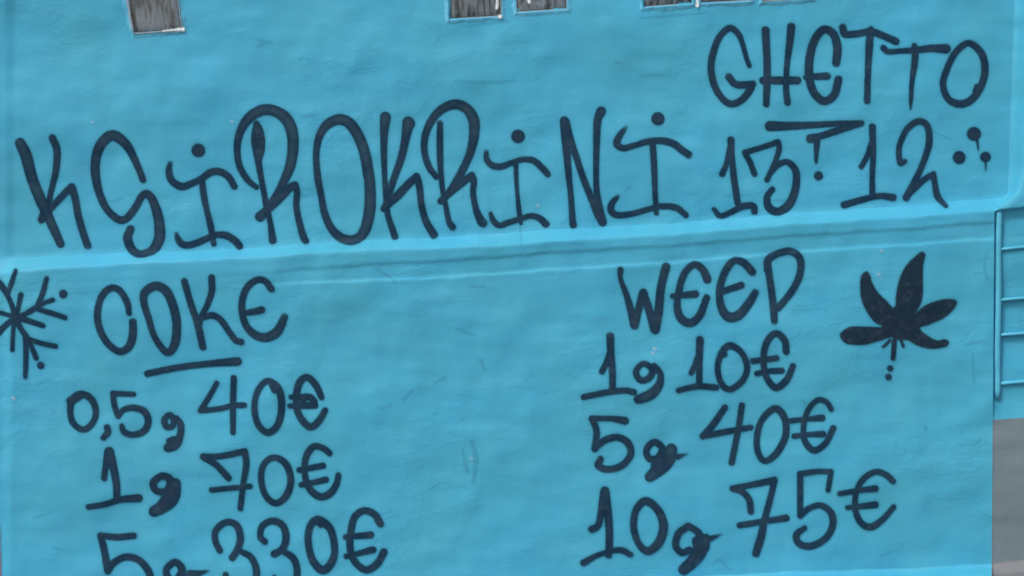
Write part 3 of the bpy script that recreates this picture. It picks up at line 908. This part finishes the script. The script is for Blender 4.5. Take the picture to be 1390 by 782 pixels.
LEAF = [(480,190),(505,215),(520,270),(560,335),(620,395),(662,438),(676,425),(682,340),(705,240),(750,150),(810,90),(855,58),(880,78),(864,160),(862,350),(840,425),(812,478),(870,428),(960,390),(1050,378),(1095,396),(1070,450),(1000,510),(900,553),(842,578),(900,630),(960,660),(1010,652),(1040,667),(1030,695),(980,712),(900,714),(820,692),(760,658),(700,658),(650,638),(580,658),(480,687),(400,690),(335,677),(300,620),(360,570),(460,565),(585,567),(530,530),(480,460),(445,380),(437,300),(443,225)]
LEAF = [(1080 + a / 5.0, 330 + b / 5.0) for a, b in LEAF]
WORDS.append(('graffiti_leaf', 'solid navy five-fingered leaf with a dotted stem, right of WEED', 1218, 430, [
  ('leaf_shape', [[(1214,462,7),(1213,476,7),(1212,487,6)],[(1208,462,4),(1203,467,4),(1199,470.5,4)],[(1223,462,4),(1226,470,4.5)]], (LEAF,), [(1212,491,5,.4)]),
  ('dot', [[(1208.4,500,8.5)]], (), []),
  ('dot', [[(1206,511.6,9)]], (), []),
]))
for (nm, lab, wx, wy, glyphs) in WORDS:
    wob = word(nm, lab, wx, wy)
    for (gn, strokes, polys, fades) in glyphs:
        painted(gn, strokes, wob, polys, fades)

# small chips in the coat where pale plaster shows
for (cx, cy, w) in ((18.5, 540, 5), (889, 473, 4.5), (886, 479, 3), (1193, 372, 4), (1196, 340, 3), (126, 166, 2.5), (315, 165, 2.5), (730, 279, 3), (640, 622, 2.5)):
    painted('plaster_chip', [[(cx - 1, cy, w * .6), (cx + 1.2, cy + 1, w * .5)]], bld, material=CHIP_SPOT)

painted('red_smear', [[(-5, 715, 9), (-6, 745, 12), (-5, 790, 13), (-6, 850, 12)]], bld, material=RED)
# bright glints painted as white strokes on the glass blocks, plus pale mortar lines
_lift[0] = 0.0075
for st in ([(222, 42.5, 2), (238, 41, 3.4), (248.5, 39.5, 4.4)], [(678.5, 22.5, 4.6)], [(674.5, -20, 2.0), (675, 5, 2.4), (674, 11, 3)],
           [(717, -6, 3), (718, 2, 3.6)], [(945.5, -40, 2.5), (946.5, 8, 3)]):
    painted('glint_and_mortar', [st], bld, material=GLINT_MORTAR)
painted('glint_and_mortar', [[(169, -30, 3), (173, 2, 3), (179, 38, 3)]], bld, material=CHIP_SPOT)

# faint grime and damp marks in the coat
STAIN = chip_spot('grime_stain', (0.035, 0.24, 0.36), .17)
_lift[0] = 0.0008
rs = random.Random(11)
marks = [[(640, 598, 5), (646, 622, 7), (643, 655, 4)], [(628, 610, 3), (634, 640, 5)], [(968, 766, 2), (976, 760, 3), (984, 766, 3), (990, 773, 2)],
         [(590, 520, 4), (604, 512, 5)], [(548, 542, 5), (560, 530, 3)], [(652, 488, 4), (658, 502, 3)], [(706, 306, 2), (707, 322, 2.4), (708, 334, 1.6)],
         [(1340, 344, 2), (1336, 362, 3), (1341, 380, 2)], [(1322, 372, 2), (1338, 369, 2.5)], [(618, 110, 3), (665, 112, 4), (700, 109, 2)],
         [(870, 24, 2), (905, 22, 3.5), (960, 17, 2)], [(625, 35, 2), (650, 34, 3), (690, 29, 2)], [(352, 55, 4), (368, 58, 5)], [(1320, 480, 2), (1322, 520, 3)]]
for i in range(26):
    x, y = rs.uniform(20, 1340), rs.uniform(30, 770)
    ln, an = rs.uniform(6, 34), rs.choice([0, 0, 1.57, .4, -.4]) + rs.uniform(-.3, .3)
    marks.append([(x, y, 1.5), (x + math.cos(an) * ln * .5, y + math.sin(an) * ln * .5 + rs.uniform(-2, 2), rs.uniform(2, 5)), (x + math.cos(an) * ln, y + math.sin(an) * ln, 1.5)])
painted('grime_marks', marks, bld, material=STAIN)['kind'] = 'stuff'
